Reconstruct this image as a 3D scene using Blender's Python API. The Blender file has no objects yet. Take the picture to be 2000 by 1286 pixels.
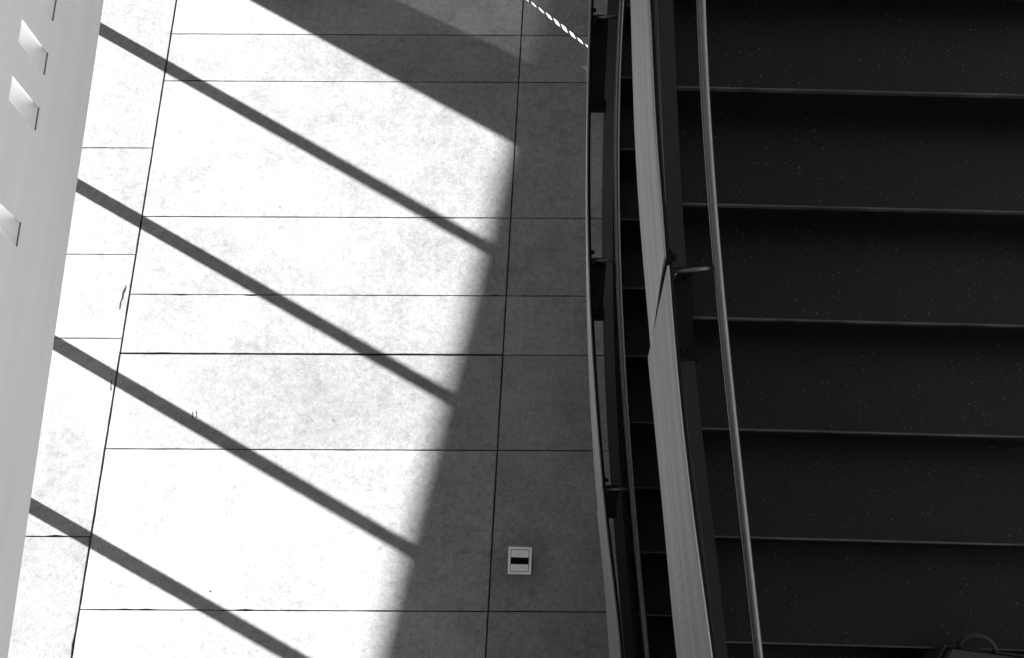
import bpy, bmesh, math, random
import numpy as np
from mathutils import Vector, Matrix

R = math.radians
random.seed(7)
scn = bpy.context.scene
C = scn.collection

# ---------------------------------------------------------------- camera
F_PX = 2260.0                       # focal length in pixels of the 2000 px wide photograph
TH = math.atan(700 / F_PX)          # tilt away from straight down
H = 7.6                             # camera height above the hall floor
cam_d = bpy.data.cameras.new('camera')
cam_d.sensor_width = 36.0
cam_d.lens = F_PX / 2000 * 36.0
cam_d.clip_start = 0.05
cam_d.clip_end = 2000
cam = bpy.data.objects.new('camera', cam_d)
cam.location = (0, 0, H)
cam.rotation_euler = (TH, 0, 0)
C.objects.link(cam)
scn.camera = cam

# ---------------------------------------------------------------- sky, sun, exposure
SUN_EL, SUN_AZ = R(40), R(-30.2)    # elevation, heading of the light in plan
L = Vector((math.cos(SUN_AZ) * math.cos(SUN_EL), math.sin(SUN_AZ) * math.cos(SUN_EL), -math.sin(SUN_EL)))
w = bpy.data.worlds.new('World')
scn.world = w
w.use_nodes = True
nt = w.node_tree
sky = nt.nodes.new('ShaderNodeTexSky')
sky.sky_type = 'NISHITA'
sky.sun_disc = False
sky.sun_elevation = SUN_EL
sky.sun_rotation = math.atan2(-L.x, -L.y)
bw = nt.nodes.new('ShaderNodeRGBToBW')          # black-and-white photograph: neutral light
nt.links.new(sky.outputs[0], bw.inputs[0])
nt.links.new(bw.outputs[0], nt.nodes['Background'].inputs['Color'])
nt.nodes['Background'].inputs['Strength'].default_value = 0.15
sd = bpy.data.lights.new('sun', 'SUN')
sd.energy = 5.0
sd.angle = R(0.53)
sd.color = (1, 1, 1)
sun = bpy.data.objects.new('sun', sd)
sun.rotation_euler = L.to_track_quat('-Z', 'Y').to_euler()
sun.location = (-10, 8, 14)
C.objects.link(sun)
scn.view_settings.view_transform = 'Standard'
scn.view_settings.look = 'None'
scn.view_settings.exposure = 2.15
scn.view_settings.gamma = 1
scn.view_settings.use_curve_mapping = False
scn.cycles.max_bounces = 10
scn.cycles.diffuse_bounces = 6
scn.cycles.transparent_max_bounces = 12
scn.cycles.caustics_reflective = False
scn.cycles.caustics_refractive = False

# ---------------------------------------------------------------- survey helpers (pixel of the photo -> point in the hall)
cT, sT = math.cos(TH), math.sin(TH)
def ray(x, y):
    u, v = (x - 1000) / F_PX, (643 - y) / F_PX
    return Vector((u, sT + v * cT, -cT + v * sT))
def at(x, y, z=0.0):
    r = ray(x, y)
    return Vector((0, 0, H)) + r * ((z - H) / r.z)
UP = (3.177, 0.165 / 0.36)           # nosing line of the upper flight: z = a + b*y
LO = (0.573, 0.165 / 0.34)           # nosing line of the lower flight
def on(x, y, h, fl):                 # point at height h above a flight's nosing line
    a, b = fl
    r = ray(x, y)
    return Vector((0, 0, H)) + r * ((a + h - H) / (r.z - b * r.y))
def smooth(pts, deg=4):              # x as smooth function of y through measured points
    ys = np.array([p[1] for p in pts], float) / 1000
    xs = np.array([p[0] for p in pts], float)
    c = np.polyfit(ys, xs, min(deg, len(pts) - 1))
    return lambda y: float(np.polyval(c, y / 1000))
def back(p, X, k=0.0):               # follow the sunlight back from p to the plane x = X
    t = (p.x - X) / L.x
    return p - L * t

# ---------------------------------------------------------------- materials (all neutral: black-and-white photograph)
def g(v): return (v, v, v, 1)
def new_mat(name):
    m = bpy.data.materials.new(name)
    m.use_nodes = True
    return m, m.node_tree, m.node_tree.nodes['Principled BSDF']
def ramp(t, stops, src):
    r = t.nodes.new('ShaderNodeValToRGB')
    e = r.color_ramp.elements
    e[0].position, e[0].color = stops[0][0], g(stops[0][1])
    e[1].position, e[1].color = stops[-1][0], g(stops[-1][1])
    for p, v in stops[1:-1]:
        k = e.new(p); k.color = g(v)
    t.links.new(src, r.inputs[0])
    return r.outputs[0]
def noise(t, vec, scale, detail=4, rough=0.55, dist=0.0):
    n = t.nodes.new('ShaderNodeTexNoise')
    n.inputs['Scale'].default_value = scale
    n.inputs['Detail'].default_value = detail
    n.inputs['Roughness'].default_value = rough
    n.inputs['Distortion'].default_value = dist
    t.links.new(vec, n.inputs['Vector'])
    return n.outputs['Fac']
def mul(t, a, b, op='MULTIPLY'):
    n = t.nodes.new('ShaderNodeMath'); n.operation = op
    for i, s in enumerate((a, b)):
        if isinstance(s, (int, float)): n.inputs[i].default_value = s
        else: t.links.new(s, n.inputs[i])
    return n.outputs[0]
def mapped(t, scale=(1, 1, 1), coord='Position'):
    if coord == 'Position':
        src = t.nodes.new('ShaderNodeNewGeometry').outputs['Position']
    else:
        src = t.nodes.new('ShaderNodeTexCoord').outputs[coord]
    m = t.nodes.new('ShaderNodeMapping')
    m.inputs['Scale'].default_value = scale
    t.links.new(src, m.inputs['Vector'])
    return m.outputs[0]
def bump(t, b, h, strength, dist=0.01):
    n = t.nodes.new('ShaderNodeBump')
    n.inputs['Strength'].default_value = strength
    n.inputs['Distance'].default_value = dist
    t.links.new(h, n.inputs['Height'])
    t.links.new(n.outputs[0], b.inputs['Normal'])

def mat_concrete(name='polished_concrete', k=1.0):
    m, t, b = new_mat(name)
    P = mapped(t)
    n1 = noise(t, P, 0.8, 6, 0.62, 0.25)          # broad clouds
    n2 = noise(t, P, 4.2, 10, 0.78, 0.15)          # trowel mottling
    n3 = noise(t, P, 60, 4, 0.7)                 # grain
    n4 = noise(t, mapped(t, (12, 20, 1)), 3.0, 6, 0.75, 0.6)   # scuffs
    n5 = noise(t, P, 300, 2, 0.6)
    a = ramp(t, [(0.36, 0.86), (0.58, 1.0)], n1)
    # fibrous staining, gathered in a few worn areas
    nf = noise(t, P, 11, 12, 0.82, 0.3)
    fine = ramp(t, [(0.36, 0.70), (0.50, 0.93), (0.62, 1.04)], nf)
    mask = ramp(t, [(0.42, 1.0), (0.60, 0.12)], n1)
    fib = mul(t, 1.0, mul(t, mask, mul(t, 1.0, fine, 'SUBTRACT')), 'SUBTRACT')
    # fine speckle everywhere
    grit = ramp(t, [(0.34, 0.74), (0.5, 1.0), (0.66, 1.18)], noise(t, P, 26, 8, 0.8))
    # dirt that has gathered round the floor socket
    sc = at(1015, 1100)
    vd = t.nodes.new('ShaderNodeVectorMath'); vd.operation = 'DISTANCE'
    t.links.new(P, vd.inputs[0]); vd.inputs[1].default_value = (sc.x, sc.y, 0)
    dd = mul(t, vd.outputs['Value'], mul(t, mul(t, nf, 0.5, 'SUBTRACT'), 0.28), 'ADD')
    dirt = ramp(t, [(0.08, 0.70), (0.24, 1.0)], dd)
    c2 = ramp(t, [(0.32, 0.78), (0.50, 0.99), (0.70, 1.10)], n2)
    c3 = ramp(t, [(0.30, 0.78), (0.60, 1.0)], n3)
    c4 = ramp(t, [(0.30, 0.86), (0.45, 1.0)], n4)
    c5 = ramp(t, [(0.25, 0.80), (0.75, 1.16)], n5)
    v = t.nodes.new('ShaderNodeTexVoronoi')       # sparse pits
    v.inputs['Scale'].default_value = 9
    t.links.new(P, v.inputs['Vector'])
    pit = ramp(t, [(0.028, 0.45), (0.045, 1.0)], v.outputs['Distance'])
    oi = t.nodes.new('ShaderNodeObjectInfo')
    per = ramp(t, [(0.0, 0.90), (1.0, 1.08)], oi.outputs['Random'])
    x = mul(t, mul(t, mul(t, a, c2), mul(t, c3, c4)), mul(t, pit, per))
    x = mul(t, mul(t, x, c5), mul(t, mul(t, fib, grit), dirt))
    x = mul(t, x, 0.268 * k)
    t.links.new(x, b.inputs['Base Color'])
    b.inputs['Roughness'].default_value = 0.55
    b.inputs['Specular IOR Level'].default_value = 0.3
    hsum = mul(t, n2, mul(t, n3, 0.35), 'ADD')
    bump(t, b, hsum, 0.22, 0.006)
    return m
def mat_plain(name, v, rough=0.5, metal=0.0, spec=0.5, var=0.12, scale=40):
    m, t, b = new_mat(name)
    n = noise(t, mapped(t), scale, 4, 0.6)
    x = mul(t, ramp(t, [(0.3, 1 - var), (0.7, 1 + var)], n), v)
    t.links.new(x, b.inputs['Base Color'])
    b.inputs['Roughness'].default_value = rough
    b.inputs['Metallic'].default_value = metal
    b.inputs['Specular IOR Level'].default_value = spec
    return m
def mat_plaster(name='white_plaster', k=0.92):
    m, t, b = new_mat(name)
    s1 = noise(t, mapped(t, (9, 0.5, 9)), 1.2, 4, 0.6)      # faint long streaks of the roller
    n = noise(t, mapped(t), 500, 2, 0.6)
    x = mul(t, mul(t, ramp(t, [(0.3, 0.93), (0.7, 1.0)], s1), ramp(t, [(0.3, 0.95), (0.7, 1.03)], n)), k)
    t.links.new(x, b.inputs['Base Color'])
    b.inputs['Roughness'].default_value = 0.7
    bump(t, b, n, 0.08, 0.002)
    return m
def mat_brushed():
    m, t, b = new_mat('brushed_steel')
    n = noise(t, mapped(t, (60, 0.35, 1), 'UV'), 1.0, 3, 0.6)
    n2 = noise(t, mapped(t, (200, 0.6, 1), 'UV'), 1.0, 2, 0.6)
    x = mul(t, mul(t, ramp(t, [(0.28, 0.72), (0.72, 1.12)], n), ramp(t, [(0.3, 0.88), (0.7, 1.1)], n2)), 0.22)
    t.links.new(x, b.inputs['Base Color'])
    b.inputs['Metallic'].default_value = 0.85
    b.inputs['Roughness'].default_value = 0.48
    return m
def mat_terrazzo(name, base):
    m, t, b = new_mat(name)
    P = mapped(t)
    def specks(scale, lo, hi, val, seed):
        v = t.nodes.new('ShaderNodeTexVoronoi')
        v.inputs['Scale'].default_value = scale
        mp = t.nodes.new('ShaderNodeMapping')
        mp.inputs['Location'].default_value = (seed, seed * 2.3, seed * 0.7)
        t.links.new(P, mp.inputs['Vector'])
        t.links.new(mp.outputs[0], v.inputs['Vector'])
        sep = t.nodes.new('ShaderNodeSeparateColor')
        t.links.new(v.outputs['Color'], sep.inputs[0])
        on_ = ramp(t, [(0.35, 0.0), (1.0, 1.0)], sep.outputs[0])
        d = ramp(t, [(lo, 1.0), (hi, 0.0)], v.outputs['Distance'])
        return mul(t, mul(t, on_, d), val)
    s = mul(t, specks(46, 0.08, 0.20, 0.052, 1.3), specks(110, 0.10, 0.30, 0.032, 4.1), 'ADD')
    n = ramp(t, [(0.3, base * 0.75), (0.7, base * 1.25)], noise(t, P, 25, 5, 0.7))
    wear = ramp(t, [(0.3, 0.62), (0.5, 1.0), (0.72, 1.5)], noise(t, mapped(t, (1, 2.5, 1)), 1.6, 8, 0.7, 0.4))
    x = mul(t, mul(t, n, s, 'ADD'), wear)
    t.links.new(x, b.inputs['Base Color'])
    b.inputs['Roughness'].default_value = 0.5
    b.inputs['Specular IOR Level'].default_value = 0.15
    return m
def mat_glass(name, tint, refl):
    m = bpy.data.materials.new(name)
    m.use_nodes = True
    t = m.node_tree
    t.nodes.remove(t.nodes['Principled BSDF'])
    tr = t.nodes.new('ShaderNodeBsdfTransparent'); tr.inputs[0].default_value = g(tint)
    gl = t.nodes.new('ShaderNodeBsdfGlossy'); gl.inputs['Roughness'].default_value = 0.02
    n = noise(t, mapped(t), 2.0, 2)
    fac = ramp(t, [(0.0, refl * 0.9), (1.0, refl * 1.1)], n)
    mx = t.nodes.new('ShaderNodeMixShader')
    t.links.new(fac, mx.inputs[0]); t.links.new(tr.outputs[0], mx.inputs[1]); t.links.new(gl.outputs[0], mx.inputs[2])
    t.links.new(mx.outputs[0], t.nodes['Material Output'].inputs[0])
    return m

CONC = mat_concrete()
CONC2 = mat_concrete('polished_concrete_border', 0.86)
GROUT = mat_plain('dark_joint_filler', 0.02, 0.9, 0, 0.1, 0.4)
PLASTER = mat_plaster()
SLOT_SHADE = mat_plaster('shaded_slot_plaster', 0.66)  # darker plaster tone: the shade on the slot sills is put into the colour
CEIL = mat_plain('ceiling_paint', 0.75, 0.8, 0, 0.2, 0.05, 6)
WALLM = mat_plain('grey_wall_paint', 0.22, 0.8, 0, 0.2, 0.08, 6)
WHITEW = mat_plain('white_wall_paint', 0.65, 0.8, 0, 0.2, 0.04, 6)
STEEL = mat_brushed()
TUBE = mat_plain('polished_tube_steel', 0.14, 0.40, 0.95, 0.5, 0.06, 60)
BLACK = mat_plain('black_steel_paint', 0.006, 0.75, 0, 0.08, 0.3)
TRIM = mat_plain('dark_trim', 0.10, 0.6)
STRING = mat_plain('charcoal_stringer_paint', 0.008, 0.5, 0, 0.3, 0.2)
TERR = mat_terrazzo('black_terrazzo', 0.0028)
NOSE = mat_plain('worn_nosing_edge', 0.032, 0.5, 0, 0.4, 0.75, 9)
FRAME = mat_plain('facade_frame_paint', 0.25, 0.5)
CLEAR = mat_glass('clear_glass', 0.97, 0.05)
FRIT = mat_glass('fritted_glass', 0.95, 0.06)
TINT = mat_glass('grey_tinted_glass', 0.27, 0.06)
GROUND = mat_plain('outdoor_paving', 0.12, 0.9, 0, 0.2, 0.2, 3)
SCREEN = mat_plain('dark_sky_screen', 0.05, 0.95, 0, 0.1, 0.5, 1)  # dark tone of the added sky screens outdoors
ALU = mat_plain('cast_aluminium_cover', 0.85, 0.5, 0.0, 0.4, 0.10, 250)
TAPEW = mat_plain('white_tape_film', 0.85, 0.45, 0, 0.4, 0.04)
TAPED = mat_plain('dark_tape_film', 0.012, 0.5, 0, 0.3, 0.1)
BAGM = mat_plain('dark_bag_fabric', 0.018, 0.7, 0, 0.2, 0.3, 200)
BAGTOP = mat_plain('grey_bag_lid', 0.016, 0.6, 0, 0.3, 0.15, 120)

# ---------------------------------------------------------------- object helpers
def link(name, me, mat, parent=None):
    o = bpy.data.objects.new(name, me)
    C.objects.link(o)
    if mat is not None and not me.materials:
        me.materials.append(mat)
    if parent is not None:
        o.parent = parent
        o.matrix_parent_inverse = parent.matrix_world.inverted()
    return o
def mesh(name, verts, faces, mat, parent=None, smooth_=False):
    me = bpy.data.meshes.new(name)
    me.from_pydata([tuple(v) for v in verts], [], faces)
    bm = bmesh.new(); bm.from_mesh(me)
    bmesh.ops.recalc_face_normals(bm, faces=bm.faces)
    if smooth_:
        for f in bm.faces: f.smooth = True
    bm.to_mesh(me); bm.free()
    return link(name, me, mat, parent)
def hexa(name, b4, t4, mat, parent=None, bevel=0.0):   # box from 4 bottom and 4 top corners
    v = list(b4) + list(t4)
    f = [(0, 1, 2, 3), (4, 5, 6, 7), (0, 1, 5, 4), (1, 2, 6, 5), (2, 3, 7, 6), (3, 0, 4, 7)]
    o = mesh(name, v, f, mat, parent)
    if bevel:
        bm = bmesh.new(); bm.from_mesh(o.data)
        bmesh.ops.bevel(bm, geom=bm.edges[:], offset=bevel, segments=2, affect='EDGES')
        bm.to_mesh(o.data); bm.free()
    return o
def box(name, lo, hi, mat, parent=None, bevel=0.0):
    (a, b, c), (d, e, f) = lo, hi
    return hexa(name, [Vector(p) for p in ((a, b, c), (d, b, c), (d, e, c), (a, e, c))],
                [Vector(p) for p in ((a, b, f), (d, b, f), (d, e, f), (a, e, f))], mat, parent, bevel)
def tube(name, pts, r, mat, parent=None, n=14, caps=True):
    vs, fs = [], []
    for i, p in enumerate(pts):
        p = Vector(p)
        d = (Vector(pts[min(i + 1, len(pts) - 1)]) - Vector(pts[max(i - 1, 0)])).normalized()
        a = d.cross(Vector((0, 0, 1)) if abs(d.z) < 0.9 else Vector((0, 1, 0))).normalized()
        b = d.cross(a)
        rr = r[i] if isinstance(r, (list, tuple)) else r
        for k in range(n):
            th = 2 * math.pi * k / n
            vs.append(p + a * math.cos(th) * rr + b * math.sin(th) * rr)
    for i in range(len(pts) - 1):
        for k in range(n):
            fs.append((i * n + k, i * n + (k + 1) % n, (i + 1) * n + (k + 1) % n, (i + 1) * n + k))
    if caps:
        fs.append(tuple(range(n)))
        fs.append(tuple((len(pts) - 1) * n + k for k in range(n)))
    return mesh(name, vs, fs, mat, parent, True)
def strip(name, lft, rgt, thick, mat, parent=None):    # ruled plate between two edge curves, given a real thickness
    n = len(lft)
    vs = []
    for i in range(n):
        tan = (lft[min(i + 1, n - 1)] - lft[max(i - 1, 0)]).normalized()
        nrm = (rgt[i] - lft[i]).cross(tan)
        nrm = nrm.normalized() if nrm.length > 1e-6 else Vector((0, 0, 1))
        nrm = -nrm                                     # outward = away from the steps
        vs += [lft[i], rgt[i], rgt[i] - nrm * thick, lft[i] - nrm * thick]
    fs = []
    for i in range(n - 1):
        for k in range(4):
            fs.append((i * 4 + k, i * 4 + (k + 1) % 4, (i + 1) * 4 + (k + 1) % 4, (i + 1) * 4 + k))
    fs += [(0, 1, 2, 3), tuple((n - 1) * 4 + k for k in range(4))]
    o = mesh(name, vs, fs, mat, parent)
    uv = o.data.uv_layers.new(name='UVMap')            # along the plate: v in metres, across: u in metres
    acc = [0.0]
    for i in range(1, n): acc.append(acc[-1] + (rgt[i] - rgt[i - 1]).length)
    for lp in o.data.loops:
        i, k = divmod(lp.vertex_index, 4)
        uv.data[lp.index].uv = ((0, .11, .115, .005)[k], acc[i])
    return o
def empty(name, loc, label, cat):
    o = bpy.data.objects.new(name, None)
    o.location = loc
    o.empty_display_size = 0.2
    C.objects.link(o)
    bpy.context.view_layer.update()
    o['label'] = label
    o['category'] = cat
    return o
def struct(o):
    o['kind'] = 'structure'
    return o

# ---------------------------------------------------------------- the setting: ground, floor slabs, hall walls, ceiling
struct(box('ground', (-60, -60, -0.40), (60, 60, -0.30), GROUND))
# unseen block added across the way to hide the low sky from the glazed side
low_screen = struct(mesh('sky_screen_low', [(-32, -90, -.35), (-32, 90, -.35), (-60, 90, -.35), (-60, -90, -.35), (-34, -90, 20), (-34, 90, 20), (-60, 90, 20), (-60, -90, 20)],
    [(0, 1, 2, 3), (4, 5, 6, 7), (0, 1, 5, 4), (1, 2, 6, 5), (2, 3, 7, 6), (3, 0, 4, 7)], SCREEN))
struct(box('sky_screen_north', (-30, 24.6, -0.35), (-27, 110, 46), SCREEN))  # unseen tall blocks, added to cut sky light either side of the sun's path
struct(box('sky_screen_south', (-30, -110, -0.35), (-27, 10.5, 46), SCREEN))
floor = struct(box('floor', (-3.75, -4.2, -0.29), (4.6, 10.2, -0.022), GROUT))
J1 = lambda y: 345 - 205 / 1286 * y
J2 = lambda y: 1022 - 74 / 1286 * y
def J0(y): p = at(0, y); return None
SL = 0.0045                           # cross joints run a touch off square
def fl(x, yj):                        # point of a cross joint (given by its y at pixel x = 600) at pixel column x
    return at(x, yj + SL * (x - 600))
def slab(corners, gaps, chip=0.25, mat=None):
    # corners a,b,c,d (top-left, top-right, bottom-right, bottom-left); gaps inset per side
    cs = [Vector((p.x, p.y, 0)) for p in corners]
    cen = sum(cs, Vector()) / 4
    lines = []
    for i in range(4):
        p, q = cs[i], cs[(i + 1) % 4]
        d = (q - p).normalized(); nn = Vector((-d.y, d.x, 0))
        if nn.dot(cen - p) < 0: nn = -nn
        lines.append((p + nn * gaps[i], d, nn))
    def isect(l1, l2):
        p, d, _ = l1; q, e, _ = l2
        den = d.x * e.y - d.y * e.x
        s = ((q.x - p.x) * e.y - (q.y - p.y) * e.x) / den
        return p + d * s
    k = [isect(lines[i - 1], lines[i]) for i in range(4)]
    outline = []
    for i in range(4):
        p, q = k[i], k[(i + 1) % 4]
        n = max(2, int((q - p).length / 0.07))
        nn = lines[i][2]
        for j in range(n):
            t = j / n
            jit = 0 if j == 0 else abs(random.gauss(0, 0.0009))
            if j and random.random() < 0.02 * chip / 0.25: jit += random.uniform(0.003, 0.008)
            outline.append(p.lerp(q, t) + nn * jit)
    n = len(outline)
    dz = random.uniform(-0.001, 0.001)
    vs = [Vector((p.x, p.y, dz)) for p in outline] + [Vector((p.x, p.y, -0.02)) for p in outline]
    fs = [tuple(range(n))] + [(i, (i + 1) % n, n + (i + 1) % n, n + i) for i in range(n)]
    mesh('slab', vs, fs, mat or CONC, floor)
rowsB = [-1150, -800, -520, -230, -60, 67.5, 159.5, 424.5, 576.5, 692, 878.5, 1193, 1420, 1640, 1990, 2500]
rowsA = [-1150, -700, -330, -90, 291, 499, 663, 1050.5, 1310, 1650, 2050, 2500]
def rowy(y, xa, xb): return y
for r0, r1 in zip(rowsB[:-1], rowsB[1:]):
    wt0 = 0.0065 if r0 == 692 else 0.0032
    wt1 = 0.0065 if r1 == 692 else 0.0032
    slab([fl(J1(r0), r0), fl(J2(r0), r0), fl(J2(r1), r1), fl(J1(r1), r1)], [wt0, 0.0045, wt1, 0.006])
    e0, e1 = fl(J2(r0), r0), fl(J2(r1), r1)
    f0 = fl(2150, r0); f1 = fl(2150, r1)
    slab([e0, f0, f1, e1], [0.003, 0.003, 0.003, 0.0045], 0.05)
for r0, r1 in zip(rowsA[:-1], rowsA[1:]):
    a0, a1 = fl(J1(r0), r0), fl(J1(r1), r1)
    slab([Vector((-3.72, fl(-100, r0).y, 0)), a0, a1, Vector((-3.72, fl(-100, r1).y, 0))], [0.003, 0.006, 0.003, 0.0], 0.25, CONC2)

def mark(name, px, z=0.0022):         # chipped edge and scratches in the slabs
    p = [at(x, y) for x, y in px]
    n = len(p)
    mesh(name, [Vector((q.x, q.y, z)) for q in p] + [Vector((q.x, q.y, 0.0)) for q in p],
         [tuple(range(n))] + [(i, (i + 1) % n, n + (i + 1) % n, n + i) for i in range(n)], GROUT, floor)
mark('crack', [(247, 556), (246, 566), (242, 574), (241, 583), (237, 590), (235, 604), (233, 605), (234, 592), (238, 582), (239, 572), (243, 564)])
mark('crack', [(219, 742), (217.5, 752), (218, 762), (215.5, 764), (216, 752), (217, 744)])
mark('scratch', [(375.5, 805), (377, 805), (377, 818), (376, 818)])
mark('scratch', [(383, 803), (384.3, 803), (384.3, 817), (383.4, 817)])
mark('scratch', [(544, 402), (547, 404), (549, 408), (546.5, 406)])
mark('scratch', [(408, 1155), (413, 1153.5), (411, 1157)])
struct(box('wall_right', (4.6, -4.4, -0.29), (4.85, 10.4, 2.6), WHITEW))
side = bpy.data.objects.new('added_side_glazing', None); C.objects.link(side); side['kind'] = 'structure'  # unseen glazing, added so sky light from the right brightens the white wall
for k in range(9):
    y = -4.4 + k * 1.85
    box('mullion', (4.66, y - .03, 2.603), (4.76, y + .03, 9.6), FRAME, side)
    if k < 8: box('pane', (4.705, y + .033, 2.605), (4.715, y + 1.817, 9.598), CLEAR, side)
struct(box('wall_back', (-3.95, 10.2, -0.29), (4.597, 10.4, 9.6), WHITEW))
struct(box('wall_front', (-3.95, -4.4, -0.29), (4.597, -4.2, 9.6), WHITEW))
struct(box('ceiling', (-4.0, -4.4, 9.603), (1.5, 10.4, 9.85), CEIL))
roof = bpy.data.objects.new('added_roof_glazing', None); C.objects.link(roof); roof['kind'] = 'structure'  # unseen skylight, added to bring more light to the white wall and treads
for k in range(9):
    y = -4.4 + k * 1.85
    box('glazing_bar', (1.503, y - .03, 9.64), (4.85, y + .03, 9.74), FRAME, roof)
    if k < 8: box('pane', (1.503, y + .033, 9.69), (4.85, y + 1.817, 9.70), CLEAR, roof)


# ---------------------------------------------------------------- glazed facade out of frame on the left: it makes the light pattern
XF = -3.72                            # inner plane of the facade
facade = struct(mesh('facade', [(0, 0, 0)] * 0, [], FRAME)) if False else None
facade = bpy.data.objects.new('facade', None); C.objects.link(facade); facade['kind'] = 'structure'
def yz(p, X=XF - 0.07): q = back(p, X); return q.y, q.z
# lintel line: the sunlit patch's far edge, moved on a little (the added outdoor beam makes the visible soft edge)
E0, E1 = at(1025, 295), at(776, 1286)
ha, hb_ = yz(E0 + Vector((0.22, 0, 0))), yz(E1 + Vector((0.22, 0, 0)))
def head(y): return ha[1] + (hb_[1] - ha[1]) * (y - ha[0]) / (hb_[0] - ha[0])
def shadow_line(p, q):                # facade line (y at height z) whose shadow runs through floor pixels p and q
    (y0, z0), (y1, z1) = yz(at(*p)), yz(at(*q))
    return lambda z: y0 + (y1 - y0) * (z - z0) / (z1 - z0)
pier_lo = shadow_line((490, 1), (1016, 288))
pier_hi = shadow_line((770, 0), (1050, 130))
def fpanel(name, ylo, yhi, zlo, zhi, mat, x0=XF - 0.2, x1=XF, parent=facade):
    # ylo,yhi are functions of z; zlo,zhi functions of y
    def pt(x, fy, fz):
        y = fy(1.0)
        for _ in range(6): z = fz(y); y = fy(z)
        return Vector((x, y, z))
    b4 = [pt(x0, ylo, zlo), pt(x1, ylo, zlo), pt(x1, yhi, zlo), pt(x0, yhi, zlo)]
    t4 = [pt(x0, ylo, zhi), pt(x1, ylo, zhi), pt(x1, yhi, zhi), pt(x0, yhi, zhi)]
    return hexa(name, b4, t4, mat, parent)
K = lambda v: (lambda _: v)
fpanel('pier', pier_lo, pier_hi, K(-0.28), head, WALLM, XF - 0.08, XF - 0.06)
bars = [((178, 47), (965, 492)), ((131, 351), (890, 785)), ((91, 661), (805, 1077)), ((51, 983), (578, 1286))]
bl = [shadow_line(*b) for b in bars]
dl = [(bl[3](z) - bl[1](z)) / 2 for z in (0.0, 2.0)]
for k in range(1, 6):                 # the row of mullions goes on beyond the frame
    bl.append(lambda z, k=k: bl[3](z) + k * (bl[3](1.0) - bl[2](1.0)))
MW = 0.037
for f in bl:
    fpanel('mullion', lambda z, f=f: f(z) - MW, lambda z, f=f: f(z) + MW, K(-0.28), head, FRAME, XF - 0.10, XF - 0.04)
edges = [pier_lo] + bl
for a, b in zip(edges[:-1], edges[1:]):
    fpanel('pane', lambda z, b=b: b(z) + MW + 0.002, lambda z, a=a: a(z) - (MW + 0.002 if a is not pier_lo else 0.002), K(-0.28),
           lambda y: head(y) - 0.002, CLEAR, XF - 0.076, XF - 0.064)
fpanel('tinted_pane', lambda z: pier_hi(z) + 0.002, K(9.0), K(-0.28), lambda y: head(y) - 0.002, TINT, XF - 0.076, XF - 0.064)
fpanel('wall_panel', K(9.003), K(10.2), K(-0.28), lambda y: head(y) - 0.002, WALLM)
# upper wall of the facade; clerestory and slit added to sunlight slots and tape
T0, T1 = at(1014, -14, 0.5), at(1190, 124, 0.5)
(sy0, sz0), (sy1, sz1) = yz(T0, XF - 0.11), yz(T1, XF - 0.11)
def slit(y): return sz0 + (sz1 - sz0) * (y - sy0) / (sy1 - sy0)
SW = 0.075
ya, yb = min(sy0, sy1), max(sy0, sy1)
CL = (1.2, 4.6, 4.75, 6.3)
fpanel('wall_panel', K(-4.2), K(CL[0]), head, K(9.6), WALLM)
fpanel('wall_panel', K(CL[0]), K(CL[1]), head, K(CL[2]), WALLM)
fpanel('wall_panel', K(CL[0]), K(CL[1]), K(CL[3]), K(9.6), WALLM)
fpanel('pane', K(CL[0]), K(CL[1]), K(CL[2] + .002), K(CL[3] - .002), FRIT, XF - 0.1, XF - 0.088)
fpanel('wall_panel', K(CL[1]), K(ya), head, K(9.6), WALLM, XF - 0.12, XF - 0.10)
fpanel('wall_panel', K(ya), K(yb), head, lambda y: slit(y) - SW, WALLM, XF - 0.112, XF - 0.108)
fpanel('wall_panel', K(ya), K(yb), lambda y: slit(y) + SW, K(9.6), WALLM, XF - 0.112, XF - 0.108)
fpanel('wall_panel', K(yb), K(10.2), head, K(9.6), WALLM, XF - 0.112, XF - 0.108)
# unseen free-standing beam, added to give the sunlit patch its soft far edge
XP = -12.0
B0, B1 = back(E0, XP), back(E1, XP)
def bz(y): return B0.z + (B1.z - B0.z) * (y - B0.y) / (B1.y - B0.y)
shade_frame = bpy.data.objects.new('added_shade_frame', None); C.objects.link(shade_frame); shade_frame['kind'] = 'structure'
for nm, y0, y1 in (('beam', -8.0, 22.0),):
    hexa(nm, [Vector((XP - .15, y0, bz(y0))), Vector((XP + .0, y0, bz(y0))), Vector((XP + .0, y1, bz(y1))), Vector((XP - .15, y1, bz(y1)))],
         [Vector((XP - .15, y0, bz(y0) + .32)), Vector((XP + .0, y0, bz(y0) + .32)), Vector((XP + .0, y1, bz(y1) + .32)), Vector((XP - .15, y1, bz(y1) + .32))], FRAME, shade_frame)
for y in (-7.6, 21.4):
    box('column', (XP - .12, y, -0.3), (XP - .03, y + .2, bz(y + .1) - 0.003), FRAME, shade_frame)

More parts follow.
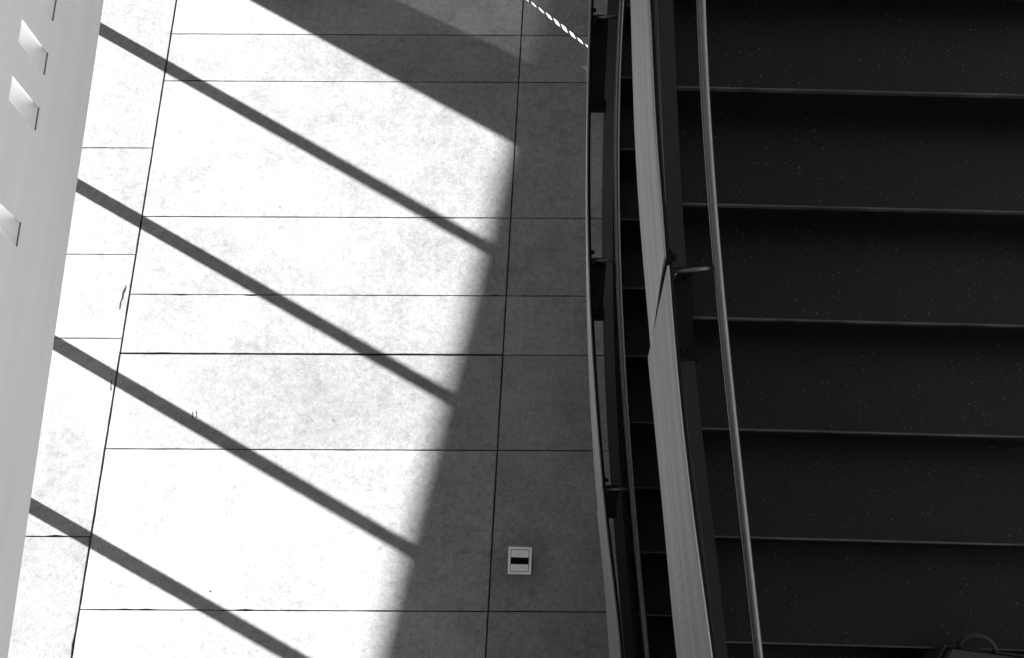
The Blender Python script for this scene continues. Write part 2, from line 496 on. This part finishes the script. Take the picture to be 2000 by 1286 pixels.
# ---------------------------------------------------------------- white upper wall with slot openings
HB = 3.0
WA, WB = at(207, 0, HB), at(20, 1286, HB)
wd = (WB - WA).normalized(); wn = Vector((wd.y, -wd.x, 0)); wn = wn if wn.x > 0 else -wn   # into the hall
SLOT_Z = (HB + 0.489, HB + 0.738)
BACK_Z = (HB + 0.650, HB + 0.95)
SK0, SK1 = -0.16, -0.100              # the openings run slantwise through the wall
slots = [-0.66, -0.415, -0.17, 0.075, 0.318, 0.563, 0.808, 1.297]
TW = 0.17
wall = empty('slotted_wall', WA + wd * 1.4, 'white plaster wall with small slanting slot openings along the left edge', 'wall')
def wp(s, z, dpt): p = WA + wd * s - wn * dpt; return Vector((p.x, p.y, z))
s0, s1, ZT = -6.5, 4.0, 9.6
brk0 = [s0] + sum(([s, s + 0.100] for s in slots), []) + [s1]
brk1 = [s0] + sum(([s + SK0, s + SK1] for s in slots), []) + [s1]
vs, fs = [], []
def quad(a, b, c, d):
    n = len(vs); vs.extend([a, b, c, d]); fs.append((n, n + 1, n + 2, n + 3))
for dpt, (za, zb), brk in ((0.0, SLOT_Z, brk0), (TW, BACK_Z, brk1)):
    low = HB + (0.03 if dpt == 0 else 0.03)
    quad(wp(s0, low, dpt), wp(s1, low, dpt), wp(s1, za, dpt), wp(s0, za, dpt))
    quad(wp(s0, zb, dpt), wp(s1, zb, dpt), wp(s1, ZT, dpt), wp(s0, ZT, dpt))
    for i in range(0, len(brk), 2):
        quad(wp(brk[i], za, dpt), wp(brk[i + 1], za, dpt), wp(brk[i + 1], zb, dpt), wp(brk[i], zb, dpt))
# rounded lower arris
arc = [(0.03 - 0.03 * math.cos(a), 0.03 - 0.03 * math.sin(a)) for a in [i * math.pi / 12 for i in range(7)]]
prof = [(d, HB + z) for d, z in arc] + [(TW, HB), (TW, HB + 0.03)]
for (d0, z0), (d1, z1) in zip(prof[:-1], prof[1:]):
    quad(wp(s0, z0, d0), wp(s1, z0, d0), wp(s1, z1, d1), wp(s0, z1, d1))
for s in (s0, s1):
    n = len(vs); pr = prof + [(TW, ZT), (0, ZT)]
    vs.extend(wp(s, z, d) for d, z in pr); fs.append(tuple(range(n, n + len(pr))))
me = bpy.data.meshes.new('wall_body')
me.from_pydata([tuple(v) for v in vs], [], fs)
link('wall_body', me, PLASTER, wall)
for s in slots:
    f4 = [wp(s, SLOT_Z[0], 0), wp(s + .1, SLOT_Z[0], 0), wp(s + .1, SLOT_Z[1], 0), wp(s, SLOT_Z[1], 0)]
    b4 = [wp(s + SK0, BACK_Z[0], TW), wp(s + SK1, BACK_Z[0], TW), wp(s + SK1, BACK_Z[1], TW), wp(s + SK0, BACK_Z[1], TW)]
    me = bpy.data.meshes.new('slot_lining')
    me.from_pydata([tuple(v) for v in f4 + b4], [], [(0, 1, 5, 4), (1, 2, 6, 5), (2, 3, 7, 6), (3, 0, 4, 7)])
    me.materials.append(SLOT_SHADE); me.materials.append(PLASTER)
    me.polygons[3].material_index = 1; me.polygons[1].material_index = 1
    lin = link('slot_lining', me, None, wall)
    z0 = SLOT_Z[0]
    hexa('edge_trim', [wp(s + .001, z0 - .002, -.003), wp(s + .099, z0 - .002, -.003), wp(s + .099, z0 - .002, .012), wp(s + .001, z0 - .002, .012)],
         [wp(s + .001, z0 + .002, -.003), wp(s + .099, z0 + .002, -.003), wp(s + .099, z0 + .002, .012), wp(s + .001, z0 + .002, .012)], TRIM, lin)

# ---------------------------------------------------------------- stairs
def staircase(name, label, fl_, run, xl, xr, ks, y_ref, ang, col):
    a, b = fl_
    root = empty(name, (xr * 0.5, 1.0, a + b * 1.0), label, 'staircase')
    ta = math.tan(ang)
    for k in ks:
        y = y_ref + k * run
        z = a + b * y
        # left end follows the measured stringer line
        xa = xl(y, z) - 0.02
        xa2 = xl(y + run, z) - 0.02
        x0 = xl(y, z)
        fy = lambda x: y + ta * (x - x0)
        p = [Vector((xa, fy(xa) + .0055, 0)), Vector((xr, fy(xr) + .0055, 0)), Vector((xr, fy(xr) + run + 0.03, 0)), Vector((xa2, fy(xa2) + run + 0.03, 0))]
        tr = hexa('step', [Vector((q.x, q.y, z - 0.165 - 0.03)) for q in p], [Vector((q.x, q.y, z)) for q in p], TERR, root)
        q = [Vector((xa, fy(xa), 0)), Vector((xr, fy(xr), 0)), Vector((xr, fy(xr) + .005, 0)), Vector((xa, fy(xa) + .005, 0))]
        hexa('nosing', [Vector((v.x, v.y, z - 0.02)) for v in q], [Vector((v.x, v.y, z + 0.001)) for v in q], NOSE, tr)
    return root
def pixel_x(pts, fl_, h=0.0, deg=3):
    P = [on(x, y, h, fl_) for x, y in pts]
    c = np.polyfit([p.y for p in P], [p.x for p in P], deg)
    return lambda y, z=None: float(np.polyval(c, y))
up_left = pixel_x([(1314, 0), (1322, 173), (1334, 400), (1349, 622), (1368, 835), (1394, 1055), (1418, 1255)], UP)
lo_left = pixel_x([(1216, 0), (1207, 171), (1202, 320), (1200, 450), (1202, 600), (1206, 720), (1216, 942), (1232, 1143), (1244, 1286)], LO)
yU = on(1400, 838, 0, UP).y + (on(1335, 400, 0, UP).y - on(1400, 400, 0, UP).y) * 0
yL = on(1260, 696, 0, LO).y
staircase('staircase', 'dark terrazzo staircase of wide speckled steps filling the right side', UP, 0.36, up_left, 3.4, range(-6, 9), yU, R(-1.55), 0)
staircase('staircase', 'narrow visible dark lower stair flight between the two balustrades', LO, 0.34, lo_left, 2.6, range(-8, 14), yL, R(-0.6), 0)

# ---------------------------------------------------------------- balustrades
YS = np.linspace
def curve(fx, ys, h, fl_): return [on(fx(y), y, h, fl_) for y in ys]
def balustrade(label, fl_, sections, rail_pts, rail_r, stringer, posts, loc):
    root = empty('balustrade', loc, label, 'balustrade')
    for lp, rp, (ly0, ly1), (ry0, ry1) in sections:
        fl_l, fl_r = smooth(lp), smooth(rp)
        n = 40
        lf = curve(fl_l, YS(ly0, ly1, n), 0.74, fl_)
        rg = curve(fl_r, YS(ry0, ry1, n), 0.95, fl_)
        cp = strip('cap_plate', lf, rg, 0.006, STEEL, root)
        lb = curve(lambda y: fl_l(y) + 1.5, YS(ly0, ly1, n), 0.728, fl_)
        rb = curve(lambda y: fl_r(y) + PXB[fl_], YS(ry0, ry1, n), 0.938, fl_)
        strip('backing_plate', lb, rb, 0.008, BLACK, cp)
    fr = smooth(rail_pts, 3)
    rail = tube('handrail', curve(fr, YS(-260, 1500, 70), 0.93, fl_), rail_r, TUBE, root, 18)
    sl, sr, hl, hr = stringer
    fs_l, fs_r = smooth(sl), smooth(sr)
    ys = YS(-300, 1520, 50)
    a = curve(fs_l, ys, hl, fl_); b = curve(fs_r, ys, hr, fl_)
    st = strip('stringer', a, b, 0.03, STRING if fl_ is UP else BLACK, root)
    if fl_ is UP:
        strip('stringer_side', [p + Vector((.004, 0, -.5)) for p in a], [p + Vector((.002, 0, -.004)) for p in a], 0.012, BLACK, st)
    return root, rail, fr
PXB = {UP: 5.5, LO: 4.0}
# upper
U_A = ([(1231, 0), (1236, 160), (1242, 320), (1254, 480), (1266, 631), (1271, 682)],
       [(1265, 0), (1273, 160), (1283, 320), (1291, 420), (1297, 503)], (-260, 682), (-260, 503))
U_B = ([(1267, 718), (1279, 840), (1291, 962), (1306, 1125), (1322, 1286)],
       [(1303, 519), (1310, 600), (1319, 720), (1346, 962), (1367, 1125), (1389, 1286)], (700, 1500), (519, 1500))
railU = [(1369, 0), (1388, 320), (1413, 640), (1418, 720), (1450, 963), (1482, 1286)]
strU = ([(1283, 0), (1290, 170), (1297, 320), (1308, 520), (1327, 700), (1361, 963), (1396, 1286)],
        [(1315, 0), (1321, 170), (1328, 320), (1343, 520), (1354, 700), (1386, 963), (1422, 1286)], 0.05, 0.055)
bu, ru, fru = balustrade('near balustrade with wide brushed steel cap and polished handrail above the dark steps', UP, [U_A, U_B], railU, 0.0125, strU, None, on(1340, 643, 0, UP))
# lower
L_A = ([(1151, 0), (1148, 109), (1145, 220), (1144, 320), (1144, 460), (1146, 569), (1149, 720), (1156, 841), (1167, 992)],
       [(1152.5, 0), (1149.5, 109), (1146.5, 220), (1146, 320), (1147.5, 460), (1151, 569), (1157, 720), (1168, 841), (1175, 940)], (-260, 1000), (-260, 950))
L_B = ([(1166, 1004), (1178, 1122), (1190, 1286)], [(1177, 956), (1181, 1000), (1195, 1122), (1212, 1286)], (1002, 1500), (954, 1500))
railL = [(1213, 0), (1207.5, 160), (1205, 320), (1208, 519), (1212, 640), (1216, 720), (1229, 891), (1247, 1092), (1263, 1286)]
strL = ([(1187, 0), (1180, 171), (1177, 320), (1176, 450), (1177, 600), (1180, 720), (1193, 942), (1208, 1143), (1220, 1286)],
        [(1212, 0), (1203, 171), (1198, 320), (1196, 450), (1198, 600), (1202, 720), (1212, 942), (1228, 1143), (1240, 1286)], -0.22, 0.05)
blw, rl, frl = balustrade('far balustrade with thin steel cap edge and slim handrail beside the pale floor', LO, [L_A, L_B], railL, 0.0135, strL, None, on(1190, 643, 0, LO))

def post(root, rail, fr, fl_, yb, xc, wid, xrail_dy, arm_r, hbot, tilt):
    # flat plate post facing down the stairs, bolted under the cap, with a bent bracket to the handrail
    P = on(xc, yb, 0.90, fl_)
    a, b = fl_
    z0 = a + b * P.y + hbot
    x0, x1 = P.x, P.x + wid
    t4 = [Vector((x0, P.y, P.z)), Vector((x1, P.y, P.z)), Vector((x1, P.y + .012, P.z)), Vector((x0, P.y + .012, P.z))]
    b4 = [Vector((x0 + tilt, P.y, z0)), Vector((x1 + tilt, P.y, z0)), Vector((x1 + tilt, P.y + .012, z0)), Vector((x0 + tilt, P.y + .012, z0))]
    po = hexa('post', b4, t4, BLACK, root, 0.002)
    def bolt(x, z, r=0.011):
        tube('bolt', [Vector((x, P.y - .012, z)), Vector((x, P.y + .026, z))], r, BLACK, po, 8)
    for fx, fz in ((0.28, 0.06), (0.72, 0.06), (0.30, 0.90), (0.72, 0.90)):
        z = P.z + (z0 - P.z) * fz
        bolt(x0 + tilt * fz + wid * fx, z)
    # lug towards the cap
    box('lug', (x0 - .006, P.y - .05, P.z - .05), (x0 + .006, P.y + .06, P.z + .015), BLACK, po)
    tube('lug_bolt', [Vector((x0 + .004, P.y + .045, P.z - .015)), Vector((x0 + .022, P.y + .045, P.z - .015))], 0.010, BLACK, po, 8)
    # base shoe
    box('shoe', (x0 + tilt - .004, P.y - .02, z0 - .03), (x1 + tilt + .012, P.y + .035, z0 + .015), BLACK, po)
    E = on(fr(yb + xrail_dy), yb + xrail_dy, 0.925, fl_)
    S = Vector((x0 + .012, P.y - .006, E.z - 0.015))
    br = tube('bracket', [S + Vector((-.006, 0, 0)), S.lerp(E, .5), E + Vector((-.006, 0, -.004))], arm_r, TUBE, rail, 12)
    tube('bracket_stem', [S + Vector((0, -.001, -.045)), S + Vector((0, -.001, -.02)), S + Vector((0, -.001, .004))], arm_r * 1.1, TUBE, br, 12)
for yb in (33, 508, 955):
    post(blw, rl, frl, LO, yb, smooth(L_A[1])(yb) + 4, 0.078, 0, 0.0075, 0.03, 0.045)
post(bu, ru, fru, UP, 530, 1308, 0.06, -8, 0.0065, 0.05, 0.135)

# ---------------------------------------------------------------- floor socket box
p0, p1, p2, p3 = at(993, 1068), at(1039.5, 1069.5), at(1037, 1123), at(991.5, 1122)
sock = empty('floor_socket', (p0 + p2) / 2, 'square metal floor socket box with a dark slot across its middle', 'floor socket')
def bil(u, v, z):
    a = p0.lerp(p1, u); b = p3.lerp(p2, u); q = a.lerp(b, v)
    return Vector((q.x, q.y, z))
def ringbox(name, u0, u1, v0, v1, z0, z1, mat, par, bev=0.0):
    return hexa(name, [bil(u0, v0, z0), bil(u1, v0, z0), bil(u1, v1, z0), bil(u0, v1, z0)], [bil(u0, v0, z1), bil(u1, v0, z1), bil(u1, v1, z1), bil(u0, v1, z1)], mat, par, bev)
ringbox('tray', 0.05, 0.95, 0.05, 0.95, 0.001, 0.003, BLACK, sock)
ringbox('frame', 0, 1, 0, 0.095, 0.001, 0.012, ALU, sock, 0.0015)
ringbox('frame', 0, 1, 0.905, 1, 0.001, 0.012, ALU, sock, 0.0015)
ringbox('frame', 0, 0.105, 0.097, 0.903, 0.001, 0.012, ALU, sock, 0.0015)
ringbox('frame', 0.885, 1, 0.097, 0.903, 0.001, 0.012, ALU, sock, 0.0015)
ringbox('lid', 0.125, 0.865, 0.115, 0.385, 0.003, 0.010, ALU, sock, 0.002)
ringbox('lid', 0.125, 0.865, 0.635, 0.885, 0.003, 0.010, ALU, sock, 0.002)

# ---------------------------------------------------------------- striped barrier tape under the far stairs
def tape():
    Z = 0.5
    A, B = at(964, -52, Z), at(1300, 210, Z)
    d = (B - A).normalized(); nrm = Vector((-d.y, d.x, 0))
    pitch = 20.3 / 300.0 * 0.99
    ln = (B - A).length
    pitch = ln / round(ln / 0.072)
    n = int(round(ln / pitch))
    wv = 0.0085; sk = 0.036
    me = bpy.data.meshes.new('barrier_tape')
    vs, fs, mi = [], [], []
    for i in range(n):
        for a, b, m in ((0.0, 0.56, 0), (0.56, 1.0, 1)):
            s = (i + a) * pitch; e = (i + b) * pitch
            tw = 0.006 * math.sin(i * 0.9)
            hz = 0.012 if m == 0 else 0.004
            k = len(vs)
            vs += [A + d * (s - sk / 2) + nrm * wv + Vector((0, 0, tw)), A + d * (e - sk / 2) + nrm * wv + Vector((0, 0, tw)),
                   A + d * (e + sk / 2) - nrm * wv - Vector((0, 0, tw)), A + d * (s + sk / 2) - nrm * wv - Vector((0, 0, tw))]
            vs += [v - Vector((0, 0, 0.0012)) for v in vs[-4:]]
            fs += [(k, k + 1, k + 2, k + 3), (k + 4, k + 7, k + 6, k + 5), (k, k + 4, k + 5, k + 1), (k + 2, k + 6, k + 7, k + 3)]
            mi += [m] * 4
    me.from_pydata([tuple(v) for v in vs], [], fs)
    me.materials.append(TAPEW); me.materials.append(TAPED)
    for f, m in zip(me.polygons, mi): f.material_index = m
    o = link('barrier_tape', me, None)
    o['label'] = 'white and dark striped barrier tape running diagonally under the far balustrade'
    o['category'] = 'tape'
tape()

# ---------------------------------------------------------------- dark case with a loop handle on the steps, lower right corner
def case():
    h = 0.16
    zc = on(1900, 1290, 0, UP)
    k = math.floor((zc.y - yU) / 0.36)
    z = UP[0] + UP[1] * (yU + k * 0.36)
    zt = z + 0.34
    a, b = at(1852, 1261, zt), at(2130, 1299, zt)
    c, d = at(2120, 1500, zt), at(1758, 1440, zt)
    root = empty('carry_case', Vector(((a.x + b.x) / 2, (a.y + c.y) / 2, z)), 'dark case with grey lid and black loop handle in the lower right corner', 'case')
    sh = lambda p, zz: Vector((p.x, p.y, zz))
    hexa('body', [sh(p, z + .004) for p in (a, b, c, d)], [sh(p, zt - .03) for p in (a, b, c, d)], BAGM, root, 0.012)
    cen = (a + b + c + d) / 4
    ins = lambda p, t: p.lerp(cen, t)
    hexa('lid', [sh(ins(p, .05), zt - .028) for p in (a, b, c, d)], [sh(ins(p, .055), zt) for p in (a, b, c, d)], BAGTOP, root, 0.006)
    tube('rim', [sh(p, zt - .028) for p in (d, a, b, c)], 0.007, BAGM, root, 8)
    H0, H1 = at(1874, 1266, zt - .02), at(1944, 1274, zt - .02)
    top = at(1908, 1241, zt + .01)
    pts = []
    for i in range(15):
        t = i / 14
        ang = math.pi * t
        base = H0.lerp(H1, 0.5 - 0.5 * math.cos(ang))
        m = (H0 + H1) / 2
        pts.append(base + (top - m) * math.sin(ang))
    tube('handle', pts, 0.0085, BAGM, root, 10)
case()
